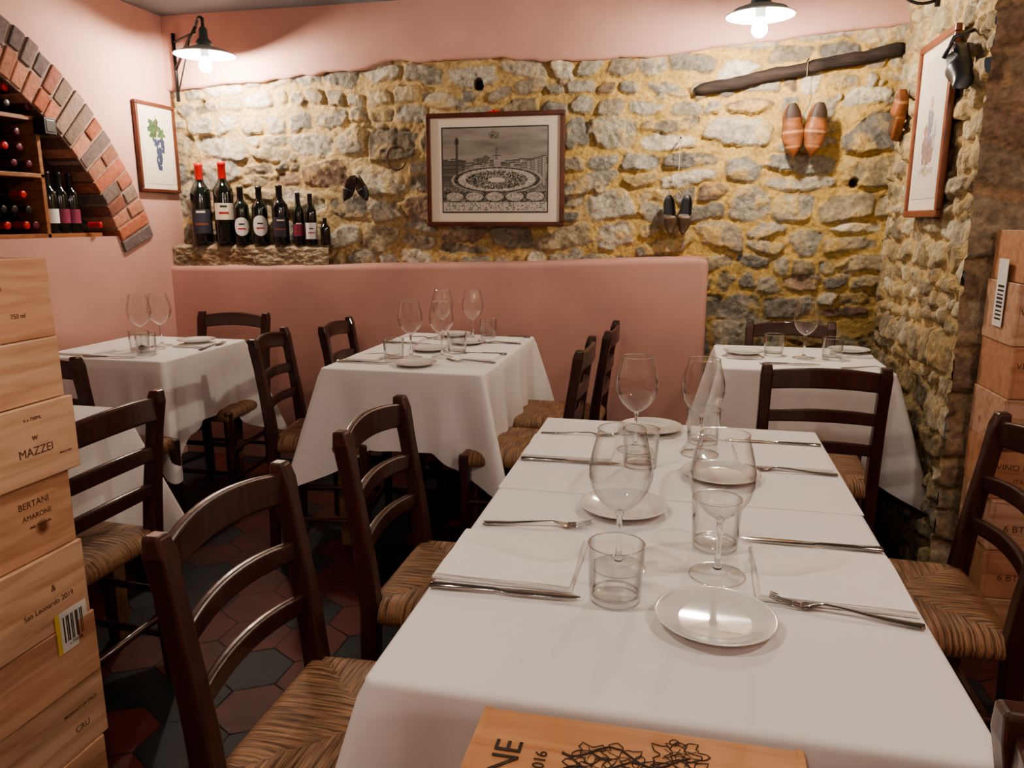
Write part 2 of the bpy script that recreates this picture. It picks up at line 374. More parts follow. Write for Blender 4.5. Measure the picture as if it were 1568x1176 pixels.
# hex floor
b=MB(); b.add([(-3.2,-1.7,-.004),(1.7,-1.7,-.004),(1.7,4.05,-.004),(-3.2,4.05,-.004)],[(0,1,2,3)],M_grout)
s=.115; hw=s*math.sqrt(3)
j=0; y=-1.6
while y<4.0:
    xx=-2.8+(hw/2 if j%2 else 0)
    while xx<1.65:
        r=s*.982
        v=[(xx+r*math.sin(k*pi/3),y+r*math.cos(k*pi/3),0) for k in range(6)]
        b.add(v,[(5,4,3,2,1,0)],R.choice([M_tr,M_tr,M_tk,M_tk,M_tg]))
        xx+=hw
    y+=1.5*s; j+=1
b.obj("floor")
# brick arch
vv=[];ff=[];cc=[]
def bbox(y0,z0,ang,r0,r1,hh,col):
    o=len(vv)
    c,s_=math.cos(ang),math.sin(ang)
    for xk in (-2.95,-2.765-R.uniform(0,.008)+.006):
        for rr,tt in ((r0,-hh),(r1,-hh*1.12),(r1,hh*1.12),(r0,hh)):
            vv.append((xk,y0+rr*c-tt*s_,z0+rr*s_+tt*c)); cc.append(col)
    for q in ((0,3,2,1),(4,5,6,7),(0,1,5,4),(1,2,6,5),(2,3,7,6),(3,0,4,7)): ff.append([o+k for k in q])
cols=[(.34,.12,.075),(.38,.15,.10),(.26,.11,.085),(.19,.145,.135),(.40,.19,.13),(.30,.145,.10),(.16,.125,.125),(.24,.17,.14)]
a=math.radians(21.0); st=.069/1.485
while a<math.radians(158.5):
    k=R.random(); sp=.4+.2*R.random() if k<.55 else 0
    def cl(): c=R.choice(cols); q=R.uniform(.8,1.2); return [t*q for t in c]
    jj=R.uniform(-.008,.008)
    if sp:
        m=Ri+(Ro-Ri)*sp; bbox(cy,cz,a,Ri+jj,m-.006,.0275,cl()); bbox(cy,cz,a,m+.006,Ro+jj,.0275,cl())
    else: bbox(cy,cz,a,Ri+jj,Ro+jj,.0275,cl())
    a+=st
me=bpy.data.meshes.new("brick_arch"); me.from_pydata(vv,[],ff); me.materials.append(M_brick)
ca=me.color_attributes.new("Col",'FLOAT_COLOR','POINT'); ca.data.foreach_set("color",np.concatenate([np.array(cc),np.ones((len(cc),1))],1).astype(np.float32).ravel())
arch=empty("brick_arch"); o=inst(me,"bricks",bevel=.005,parent=arch)
b=MB(); v=[];f=[]
for i in range(61):
    t=math.radians(20+140*i/60)
    v+=[(-2.771,cy+Ri*math.cos(t),cz+Ri*math.sin(t)),(-2.771,cy+Ro*math.cos(t),cz+Ro*math.sin(t)),(-2.95,cy+(Ri)*math.cos(t),cz+(Ri)*math.sin(t))]
for i in range(60): f+=[(i*3,i*3+1,i*3+4,i*3+3),(i*3+2,i*3,i*3+3,i*3+5)]
b.add(v,f,M_mortar); b.obj("mortar",parent=arch)
# ---------------------------------------------------------------- bottles
def bottle_profile(r,h):
    s=h/.30
    return [(r*.8,0.0),(r*.97,.004*s),(r,.012*s),(r,.185*s),(r*.93,.202*s),(r*.70,.216*s),(r*.47,.228*s),(r*.40,.238*s),(r*.375,.25*s)]
def bottle(mb,r,h,cap,label,M,fmin=-70,fmax=70,lz=(.05,.13),n=24,oval=False):
    s=h/.30
    p=bottle_profile(r,h); mb.lathe(p,M_bot,n,M,cap0=True)
    mb.lathe([(r*.375,.232*s),(r*.40,.236*s),(r*.39,.285*s),(r*.43,.287*s),(r*.43,.298*s),(r*.3,.30*s)],cap,n,M,cap1=True)
    if label:
        v=[];f=[];k=14
        z0,z1=lz[0]*s,lz[1]*s
        for i in range(k+1):
            t=i/k; an=math.radians(-90+fmin+(fmax-fmin)*t)
            if oval:
                hh=(z1-z0)/2*math.sqrt(max(0,1-(2*t-1)**2)); zc=(z0+z1)/2; za,zb_=zc-hh,zc+hh
            else: za,zb_=z0,z1
            for z in (za,zb_): v.append((math.cos(an)*(r+.0006),math.sin(an)*(r+.0006),z))
        for i in range(k): f.append((i*2,i*2+2,i*2+3,i*2+1))
        mb.add(v,f,label,M,True)
LZ=1.185
M_lab3=simple("rust_label",(.25,.06,.03),.6)
specs=[(-2.595,.052,.43,M_capr,M_labk,(.04,.13),False),(-2.455,.052,.435,M_capr,M_lab,(.09,.15),False),(-2.355,.041,.305,M_capk,M_labw,(.045,.14),True),
       (-2.245,.041,.305,M_capk,M_labw,(.045,.15),True),(-2.125,.043,.31,M_capk,M_labk,(.04,.14),False),(-2.02,.031,.27,M_capk,M_labp,(.05,.12),False),
       (-1.95,.031,.265,M_capk,M_labw,(.035,.13),False),(-1.87,.026,.14,M_capk,None,(0,0),False)]
for i,(x,r,h,cap,lab,lz,ov) in enumerate(specs):
    b=MB(); bottle(b,r,h,cap,lab,None,-62,62,lz,28,ov)
    if lab:
        s_=h/.3; zc=(lz[0]+(lz[1]-lz[0])*.35)*s_
        mts=((zc,M_capr,28),(zc+.024*s_,M_inkd,20)) if lab in (M_lab,M_labw) else ((zc,M_lab3,40),(zc+.045*s_,M_lab,26))
        for zz_,mt,wd in mts:
            v=[]
            for k in range(7):
                an=math.radians(-90-wd+2*wd*k/6)
                for dz in (0,.007*s_): v.append((math.cos(an)*(r+.0012),math.sin(an)*(r+.0012),zz_+dz))
            b.add(v,[(k*2,k*2+2,k*2+3,k*2+1) for k in range(6)],mt,None,True)
    b.obj("wine_bottle",(x,3.815,LZ),rz=math.radians(28))
def ledge():
    W,H=.93,.125; nu,nv=190,40
    U,V=np.meshgrid(np.linspace(0,W,nu),np.linspace(0,1,nv))
    zz=1.06+V*.122; h=.010*fbm(U*9,V*2,3,2)+.007*fbm(U*35,V*8,3,5)
    top=sst(.82,1.0,V); y=3.788-h+.02*top**2; X_=-2.775+U
    C=np.array([.36,.29,.20])*(1+.45*fbm(U*16,V*3,3,8)+.35*fbm(U*60,V*14,2,3))[...,None]
    k=sst(.0,.4,fbm(U*7,V*3,2,14))[...,None]; C=C*(1-k)+np.array([.26,.17,.10])*k*(1+.3*fbm(U*40,V*9,2,1))[...,None]
    P=np.stack([X_,y,zz],-1)
    P2=np.stack([X_[-1],np.full(nu,3.90),np.full(nu,1.183)],-1)[None]
    P=np.concatenate([P,P2],0); C=np.concatenate([C,C[-1:]],0)
    return grid_mesh("stone_ledge",P,np.clip(C,.01,.9),M_stone)
inst(ledge(),"stone_ledge")
# rack
rk=empty("wine_rack",(0,0,0)); b=MB()
for z in (1.735,1.495): b.box((-3.15,1.2,z),(-2.80,2.985,z+.018),M_shelf)
b.box((-3.15,1.0,zb),(-2.80,3.3,zb+.018),M_shelf)
for y in (2.965,2.45,1.9,1.4): b.box((-3.15,y,zb),(-2.80,y+.02,1.75),M_shelf)
b.obj("shelves",bevel=.002,parent=rk)
b=MB()
caps=[M_capp,M_capk,M_capr,M_capk,M_capp]
def lying(y,z,tilt=0):
    M=Matrix.Translation((-3.09,y,z))@Matrix.Rotation(tilt,4,'Z')@Matrix.Rotation(pi/2,4,'Y')
    bottle(b,.037,.30,R.choice(caps),R.choice([M_labw,M_labk,M_lab,M_labw]),M,-150,0,(.09,.17),16)
for zsh in (zb+.018,1.513,1.753):
    y=2.92
    while y>2.0:
        lying(y,zsh+.038,R.uniform(-.12,.12))
        if zsh<1.74 and y<2.9: lying(y+.04,zsh+.105,R.uniform(-.15,.15))
        elif y<2.86: lying(y+.035,zsh+.100,R.uniform(-.15,.15))
        if zsh<1.74 and y<2.85 : lying(y,zsh+.168,R.uniform(-.15,.15))
        y-=.082
b.obj("lying_wine_bottles",parent=rk)
for y,lab in ((3.035,M_labw),(3.10,M_labp),(3.165,M_labp)):
    b=MB(); bottle(b,.034,.275,M_capk,lab,None,-80,80,(.05,.12),20); b.obj("wine_bottle",(-2.84,y,zb+.018),rz=math.radians(50))
b=MB(); bottle(b,.034,.29,M_capr,M_labp,Matrix.Translation((-3.02,3.14,zb+.056))@Matrix.Rotation(.35,4,'Z')@Matrix.Rotation(pi/2,4,'Y'),-150,0,(.04,.13),20)
b.obj("wine_bottle")
b=MB(); b.box((-2.80,2.955,1.68),(-2.74,3.02,1.75),M_black); b.box((-2.742,2.965,1.69),(-2.738,3.01,1.74),M_mount); b.obj("small_speaker",bevel=.008,seg=3)
# ---------------------------------------------------------------- pictures
def picture(name,w,h,fw,mw,mh,C,loc,rz,tilt=0,frame=M_frame):
    e=empty(name,loc,rz); e.rotation_euler=(tilt,0,rz)
    b=MB(); d=.022; W,Hh=w/2,h/2
    for x0,x1,z0,z1 in ((-W,W,Hh-fw,Hh),(-W,W,-Hh,-Hh+fw),(-W,-W+fw,-Hh+fw,Hh-fw),(W-fw,W,-Hh+fw,Hh-fw)):
        b.box((x0,-d,z0),(x1,0,z1),frame)
    b.obj("frame",bevel=.004,seg=2,parent=e)
    b=MB(); b.box((-W+fw*.5,-.012,-Hh+fw*.5),(W-fw*.5,-.002,Hh-fw*.5),M_mat); b.obj("mat",parent=e)
    nv,nu=C.shape[:2]
    U,V=np.meshgrid(np.linspace(-mw/2,mw/2,nu),np.linspace(-mh/2,mh/2,nv))
    me=grid_mesh("print",np.stack([U,np.full_like(U,-.0135),V],-1),np.clip(C,.005,.9),M_print,smooth=False)
    inst(me,"print",parent=e); return e
M_print=vcol("printed_paper",.3,0,spec=.4)
# engraving: piazza seen from above, ringed by buildings, tower at left, crowd in the oval
nu,nv=420,300; U,V=np.meshgrid(np.linspace(0,1,nu),np.linspace(0,1,nv))
cl=fbm(U*5,V*14,4,1); fine=vn(U*140,V*110); fine2=vn(U*70,V*70+5)
g=.24+.09*cl+.03*np.sign(np.sin(V*620))
el=((U-.52)/.37)**2+((V-.385)/.135)**2
g=np.where(V<.52,.16+.10*fine2,g)
rdp=random.Random(12)
def house(g,x0,x1,z0,z1,tone,roof=True):
    m=(U>x0)&(U<x1)&(V>z0)&(V<z1); gg=np.where(m,tone,g)
    nw=max(2,int((x1-x0)/.014)); nh=max(1,int((z1-z0)/.026))
    fu=((U-x0)/(x1-x0)*nw)%1; fv=((V-z0)/(z1-z0)*nh)%1
    gg=np.where(m&(fu>.3)&(fu<.7)&(fv>.3)&(fv<.75),tone*.35,gg)
    if roof: gg=np.where((U>x0-.004)&(U<x1+.004)&(V>=z1)&(V<z1+.012),.06,gg)
    gg=np.where(m&((U-x0)<.003),.05,gg); return gg
for layer,(base,hh_) in enumerate(((.56,.075),(.52,.07))):
    x_=.0
    while x_<1:
        w_=rdp.uniform(.03,.08); g=house(g,x_,x_+w_,base-.05,base+rdp.uniform(.2,1)*hh_,rdp.uniform(.16,.36)); x_+=w_
for k in range(6):   # left-hand palaces stepping down towards the viewer
    g=house(g,.0+.0*k,.22-.03*k,.30+.0*k,.64-.055*k if False else .60-.045*k,.12+.03*(k%2))
for k in range(5): g=house(g,.80+.035*k,.80+.035*k+.034,.36-.01*k,.60+.012*k,.22+.08*((k+1)%2))
g=house(g,.49,.56,.53,.66,.34); g=house(g,.515,.530,.62,.74,.20)
g=np.where((((U-.42)/.03)**2+((V-.63)/.04)**2)<1,.13,g)
g=np.where((el<1.35),.30+.10*fine2,g); g=np.where((el<1.2)&(el>.98),.07+.10*fine,g)
g=np.where(el<.98,.40+.22*fine,g); g=np.where((el<.62),.16+.30*fine,g); g=np.where(el<.05,.5,g)
g=np.where(V<.245,.12+.15*fine2,g)
for cx_ in (.12,.31,.50,.69,.88):
    e2=((U-cx_)/.085)**2+((V-.19)/.052)**2; g=np.where(e2<1,.36+.22*fine,g); g=np.where((e2<1.18)&(e2>1),.04,g)
tw=(abs(U-.145)<.011)&(V>.42)&(V<.88); g=np.where(tw,.07,g); tw=(abs(U-.145)<.018)&(V>.80)&(V<.86); g=np.where(tw,.05,g)
g=np.where((((U-.5)/.05)**2+((V-.90)/.05)**2)<1,.2+.18*fine,g)
g=np.where(V<.125,.46-.36*((vn(U*120,np.floor(V*45)*1.7)>.1)&((V*45)%1>.4)&(V>.02)&(U>.03)&(U<.97)),g)
g=np.where((U<.010)|(U>.990)|(V<.014)|(V>.986),.04,g)
g=np.clip(g,.02,.6); C=np.stack([g*1.0,g*.93,g*.82],-1)
picture("framed_engraving",.705,.55,.023,.545,.415,C,(-.955,3.852,1.557),0)
b=MB(); b.lathe([(.0,-.01),(.012,-.008),(.012,.004),(0,.006)],M_capr,10,Matrix.Translation((-.955,3.842,1.838))); b.box((-.99,3.83,1.826),(-.92,3.85,1.834),M_capr); b.obj("picture_hook_ribbon")
nu,nv=150,220; U,V=np.meshgrid(np.linspace(0,1,nu),np.linspace(0,1,nv)); C=np.ones((nv,nu,3))*np.array([.70,.64,.53])
rg=random.Random(5)
for lx_,ly_,rx_,ry_,col in ((.42,.79,.26,.13,(.035,.075,.035)),(.66,.70,.16,.09,(.06,.11,.05)),(.36,.68,.14,.08,(.05,.09,.04))):
    th_=np.arctan2((V-ly_)/ry_,(U-lx_)/rx_); rr_=np.hypot((U-lx_)/rx_,(V-ly_)/ry_)
    lf=rr_/(.80+.20*np.cos(5*th_+1.2)+.06*np.cos(17*th_)); C=np.where((lf<1)[...,None],np.array(col)*(1+.5*vn(U*25,V*25)+.6*(np.abs(np.sin(2.5*th_+.6))<.12))[...,None],C)
C=np.where(((abs(U-.5-.1*(V-.9))<.012)&(V>.60)&(V<.95))[...,None],np.array([.12,.07,.03]),C)
for k in range(80):
    t=rg.random(); gx=.55+rg.uniform(-1,1)*.19*(1-t*.8)+.03*math.sin(t*6); gy=.61-t*.40
    d=((U-gx)/.038)**2+((V-gy)/.026)**2; C=np.where((d<1)[...,None],np.array([.025,.035,.075])*(2.1-1.4*d)[...,None],C)
picture("framed_grape_print",.315,.455,.018,.225,.365,C,(-2.775,3.722,1.685),math.radians(90))
nu,nv=140,200; U,V=np.meshgrid(np.linspace(0,1,nu),np.linspace(0,1,nv)); C=np.ones((nv,nu,3))*np.array([.66,.61,.54])
n1=vn(U*22,V*22)
for cx_,cy_,a_,b_,col in ((.5,.36,.28,.14,(.30,.22,.20)),(.5,.52,.14,.14,(.25,.24,.30)),(.52,.68,.07,.05,(.5,.33,.25)),(.36,.5,.08,.05,(.45,.2,.18)),(.68,.45,.1,.1,(.4,.38,.42)),(.5,.2,.3,.04,(.45,.4,.33))):
    d=((U-cx_)/a_)**2+((V-cy_)/b_)**2+.6*n1; C=np.where((d<.8)[...,None],np.array(col)*(1+.4*vn(U*50,V*50))[...,None],C)
picture("framed_figure_print",.42,.635,.026,.31,.50,C,(.862,3.225,1.64),math.radians(-90),frame=M_frame2)
# ---------------------------------------------------------------- wall curios
b=MB(); pts=[]
for i in range(25):
    t=math.radians(25+310*i/24-0); pts.append((.052*math.cos(t),0,.058*math.sin(t)))
b.tube(pts,[.007+.004*math.sin(pi*i/24) for i in range(25)],M_dclog,8,flat=.7)
b.obj("horseshoe",(-1.475,3.858,1.625))
def shoe(mb,L,W,Hh,mat,inner,M,stripe=None,pointy=1,sole=None):
    ns,nr=22,18; v=[];f=[]
    for i in range(ns+1):
        t=i/ns
        w=W/2*(math.sin(pi*min(1,(t*.97+.02))**.85)**.55)*(1-.12*math.exp(-((t-.35)/.12)**2)+.06*math.exp(-((t-.68)/.15)**2))
        if t>.8: w*=(1-((t-.8)/.2)**2*.55*pointy)
        w=max(w,.002)
        h=Hh*(.95-.35*max(0,(t-.45)/.55)**1.2) if t<.97 else Hh*.35
        h*=min(1,(t+.02)*9)**.5
        lift=Hh*.28*max(0,(t-.75)/.25)**2
        for k in range(nr):
            a=2*pi*k/nr; ca_,sa=math.cos(a),math.sin(a)
            z=h*(.5+.5*math.copysign(abs(sa)**.75,sa)); z=max(z,0)
            x=w*math.copysign(abs(ca_)**.8,ca_)
            if t<.52 and sa>.45: z=h*.30+ (h*.1)*0; x*=.8
            v.append((x,L*(t-.5),z+lift))
    for i in range(ns):
        for k in range(nr):
            k2=(k+1)%nr
            f.append((i*nr+k,i*nr+k2,(i+1)*nr+k2,(i+1)*nr+k))
    cav=[];st=[];rest=[];sl=[]
    for j,q in enumerate(f):
        i=j//nr; k=j%nr
        if (i+.5)/ns<.52 and math.sin(2*pi*(k+.5)/nr)>.35: cav.append(q)
        elif sole and i<6 and math.sin(2*pi*(k+.5)/nr)<-.75: sl.append(q)
        elif stripe and i in (11,17): st.append(q)
        else: rest.append(q)
    o=len(mb.v); mb.add(v,rest,mat,M,True)
    def reuse(fs,mt):
        k=mb.mi(mt)
        for q in fs: mb.f.append([i+o for i in q]); mb.m.append(k); mb.sm.append(True)
    reuse(cav,inner)
    if sl: reuse(sl,sole)
    if st: reuse(st,stripe)
    mb.add([v[k] for k in range(nr)],[tuple(range(nr-1,-1,-1))],mat,M); mb.add([v[ns*nr+k] for k in range(nr)],[tuple(range(nr))],mat,M)
def hang(name,x,z,L,W,Hh,mat,inner,stripe,sp,ztop,spread=.12,back=False):
    e=empty(name,(x,3.85,z))
    for s_ in (-1,1):
        b=MB()
        if back:
            M=Matrix.Translation((s_*sp,-Hh*.95,0))@Matrix.Rotation(-s_*spread,4,'Y')@Matrix(((-1,0,0,0),(0,0,1,0),(0,-1,0,0),(0,0,0,1)))
        else:
            M=Matrix.Translation((s_*sp,0,0))@Matrix.Rotation(-s_*spread,4,'Y')@Matrix(((1,0,0,0),(0,0,-1,0),(0,-1,0,0),(0,0,0,1)))
        shoe(b,L,W,Hh,mat,inner,M,stripe,sole=M_sole if back else None); b.obj("shoe_%s"%("left" if s_<0 else "right"),parent=e)
    if ztop:
        b=MB(); b.tube([(-sp*.6,-.02,L*.42),(-.004,-.015,L*.6),(0,-.012,ztop-z)],.0018,M_string,6); b.tube([(sp*.6,-.02,L*.42),(.004,-.015,L*.6)],.0018,M_string,6)
        b.tube([(0,.02,ztop-z),(0,-.03,ztop-z)],.004,M_black,6); b.obj("string",parent=e)
hang("hanging_clogs",.485,1.705,.235,.098,.075,M_clog,M_dclog,M_clogw,.048,2.01,-.10,back=True)
hang("hanging_clogs",-.055,1.335,.19,.066,.06,M_dclog,M_black,None,.036,1.69,-.08)
hang("black_hanging_shoes",-1.695,1.475,.14,.058,.05,M_black,M_dclog,None,.033,0,.45)
b=MB()
shoe(b,.22,.085,.07,M_clog,M_dclog,Matrix.Translation((.87,3.68,1.745))@Matrix.Rotation(math.radians(-62),4,'X')@Matrix(((0,0,-1,0),(0,-1,0,0),(-1,0,0,0),(0,0,0,1))),M_clogw); b.obj("wooden_clog")
b=MB(); shoe(b,.21,.08,.085,M_mount,M_black,Matrix.Translation((.87,2.91,1.80))@Matrix.Rotation(math.radians(48),4,'X')@Matrix(((0,0,-1,0),(0,-1,0,0),(-1,0,0,0),(0,0,0,1)))); 
b.tube([(.865,2.91,1.91),(.81,2.91,1.89),(.79,2.93,1.83)],.007,M_mount,8); b.obj("cast_iron_clog")
b=MB(); pts=[];rr=[]
for i in range(40):
    t=i/39; pts.append((.0+.88*t,3.872+.003*math.sin(i),1.898+.145*t+.003*math.sin(i*.55)+.003*math.sin(t*3)))
    rr.append(.028*(1+.05*math.sin(i*1.7)+.05*math.sin(i*.9))*(1 if i>2 else .6+.2*i))
b.tube(pts,rr,M_beam,8,flat=1.0); b.obj("old_wooden_lintel")
# ---------------------------------------------------------------- lamps
def lamp(name,loc,arm,mat_b,rim=.145):
    e=empty(name,loc); b=MB()
    b.lathe([(rim,0),(rim+.002,.004),(rim-.012,.009)],M_enam,40)
    b.lathe([(rim-.012,.009),(.10,.024),(.06,.038),(.034,.045)],M_enat,40)
    b.lathe([(rim,.0),(rim-.002,.001),(.098,.020),(.058,.033),(.030,.039),(0.0,.040)],M_enam,40)
    b.lathe([(.034,.043),(.040,.050),(.036,.065),(.022,.080),(.020,.12),(.008,.135)],M_teal,24,cap1=True)
    b.lathe([(.020,.041),(.020,-.0),(.018,-.01)],M_teal,16,cap1=True)
    b.obj("shade",parent=e)
    b=MB(); rb=.030; prof=[(0.002,-.048-rb)]
    for i in range(1,12):
        t=pi*i/13; prof.append((max(.002,rb*math.sin(t)),-.048-rb*math.cos(t)))
    prof.append((.016,-.004))
    b.lathe(prof,mat_b,20,cap0=True); b.obj("bulb",parent=e)
    if arm:
        b=MB()
        for pts,r in arm: b.tube(pts,r,M_black,8)
        b.obj("bracket",parent=e)
    return e
lx,ly,lz=-2.36,3.60,2.105
ax,ay=-2.70-lx,3.845-ly
def arc(p0,p1,h,n=10):
    p0=Vector(p0);p1=Vector(p1); return [tuple(p0.lerp(p1,i/n)+Vector((0,0,h*math.sin(pi*i/n)))) for i in range(n+1)]
lamp("wall_lamp",(lx,ly,lz),[([(0,0,.13),(0,0,.17)]+arc((-.002,.001,.17),(-.07,.05,.15),.02,6),.008),
   ([(-.07,.05,.15),(ax*.6,ay*.6,.08),(ax,ay,-.01)],.008),([(ax*.25,ay*.25,.125),(ax*.9,ay*.9,.125),(ax,ay,.13)],.006),
   ([(ax,ay,.17),(ax,ay,-.17)],.010),([(ax*.45,ay*.45,.10),(ax*.95,ay*.95,-.12)],.004)],M_bulb)
lx,ly,lz=.235,3.36,2.09
lamp("wall_lamp",(lx,ly,lz),[([(0,0,.13),(0,0,.20)]+arc((0.0,0,.20),(.12,0,.22),.03,6),.008),([(.12,0,.22),(.63,0,.16)],.008),
   ([(.63,0,.24),(.63,0,0.0)],.010),(arc((.30,0,.185),(.62,0,.05),-.06,12),.006),(arc((.5,0,.05),(.62,0,.02),-.02,6),.006)],M_bulb,rim=.130)
def fill_lamp(loc):
    e=lamp("added_fill_lamp",loc,[([(0,0,.13),(0,0,CEIL-loc[2])],.004)],M_bulb2)
fill_lamp((-.75,.75,2.12)); fill_lamp((.95,.95,2.12)); fill_lamp((-.3,-.8,2.12))  # fill lamps added out of view, overhead, to brighten the near tables
# ---------------------------------------------------------------- chair
def chair_mesh():
    b=MB(); hw=.178
    def yb_(z): return 0 if z<.45 else -.055*((z-.45)/.41)**1.25
    for s_ in (-1,1):
        zs_=[0,.2,.45,.55,.65,.75,.83,.862]
        b.prism([(s_*hw,(-.02*(1-z/.45) if z<.45 else yb_(z)),z) for z in zs_],[.016,.018,.019,.019,.018,.018,.019,.015],[.018,.02,.022,.021,.019,.018,.02,.015],M_wood)
        b.tube([(s_*.203,.37,0),(s_*.203,.37,.2),(s_*.203,.37,.455)],[.015,.02,.022],M_wood,12)
    def slat(z0,z1,ar,bow):
        n=14; v=[];f=[]
        for i in range(n+1):
            x=-hw+2*hw*i/n; q=1-(x/hw)**2; y=yb_((z0+z1)/2)-bow*q
            za=z0+ar*q*.8; zc=z1+ar*q
            v+=[(x,y-.009,za),(x,y-.009,zc),(x,y+.009,zc),(x,y+.009,za)]
        for i in range(n):
            for k in range(4): f.append((i*4+k,i*4+(k+1)%4,(i+1)*4+(k+1)%4,(i+1)*4+k))
        f+=[(3,2,1,0),(n*4,n*4+1,n*4+2,n*4+3)]
        b.add(v,[tuple(reversed(q)) for q in f],M_wood)
    slat(.778,.840,.018,.030); slat(.665,.705,.016,.026); slat(.560,.598,.014,.022)
    for z in (.13,.27):
        b.tube([(-.2,.37,z+.03),(.2,.37,z+.03)],.011,M_wood,8)
        for s_ in (-1,1): b.tube([(s_*.203,.37,z),(s_*.178,-.01,z)],.011,M_wood,8)
    b.tube([(-.178,-.01,.2),(.178,-.01,.2)],.011,M_wood,8)
    for s_ in (-1,1): b.tube([(s_*.203,.37,.435),(s_*.178,0,.435)],.012,M_wood,8)
    n=28; v=[];f=[];uvs=[]
    def P(u,w):
        y=.187+w*.203; h_=.19+.025*(w*.5+.5)
        e=max(abs(u),abs(w)); z=.462+.007*math.sin(min(1,(1-e)*3)*pi/2) - .004*math.exp(-((abs(u)-abs(w))/.05)**2)
        z-= .016*max(0,(e-.88)/.12)**2
        return (u*h_,y,z)
    for j in range(n+1):
        for i in range(n+1):
            v.append(P(-1+2*i/n,-1+2*j/n))
    for j in range(n):
        for i in range(n):
            q=[j*(n+1)+i,j*(n+1)+i+1,(j+1)*(n+1)+i+1,(j+1)*(n+1)+i]
            cu,cw=-1+2*(i+.5)/n,-1+2*(j+.5)/n
            f.append(q); side=abs(cu)>abs(cw)
            uvs.append([( (v[k][1],v[k][0]) if side else (v[k][0]+3,v[k][1]) ) for k in q])
    ring=[i for i in range(n+1)]+[j*(n+1)+n for j in range(1,n+1)]+[n*(n+1)+i for i in range(n-1,-1,-1)]+[j*(n+1) for j in range(n-1,0,-1)]
    m=len(ring); base=len(v)
    for lv,(sc,dz) in enumerate(((1.012,-.012),(1.008,-.026),(.97,-.034))):
        for k in ring:
            x,y,z=v[k]; v.append((x*sc,.187+(y-.187)*sc,z+dz))
    for lv in range(3):
        for k in range(m):
            k2=(k+1)%m
            a=ring[k] if lv==0 else base+(lv-1)*m+k; c=ring[k2] if lv==0 else base+(lv-1)*m+k2
            q=[a,base+lv*m+k,base+lv*m+k2,c]; f.append(q)
            x,y,z=v[a]; x2,y2,z2=v[c]; side=abs(x2-x)<abs(y2-y)
            if side: uvs.append([(y,x),(y,x+.02),(y2,x2+.02),(y2,x2)])
            else: uvs.append([(x+3,y),(x+3,y+.02),(x2+3,y2+.02),(x2+3,y2)])
    nf=len(b.f); b.add(v,f,M_rush,None,True)
    me=b.mesh("dining_chair"); ul=me.uv_layers.new(name="UVMap")
    for k,uvq in enumerate(uvs):
        p=me.polygons[nf+k]
        for li,t in zip(p.loop_indices,uvq): ul.data[li].uv=t
    return me
CH=chair_mesh()
def chair(x,y,face):
    rz={'+x':-pi/2,'-x':pi/2,'+y':0,'-y':pi}[face] if isinstance(face,str) else face
    o=inst(CH,"dining_chair",(x,y,0),rz,bevel=.006,seg=3); return o
chair(-.685,1.09,'+x'); chair(-.665,1.675,'+x')
chair(-1.60,2.83,math.radians(-80)); chair(-1.50,3.24,math.radians(-84))
chair(-.41,2.85,'-x'); chair(-.36,3.36,'-x')
chair(-2.215,3.40,'-y'); chair(-2.175,2.22,'+y')
chair(-1.44,1.59,'-x'); chair(.445,2.60,'+y'); chair(.475,3.64,'-y')
chair(.70,1.82,'-x'); chair(.378,.555,'+x')
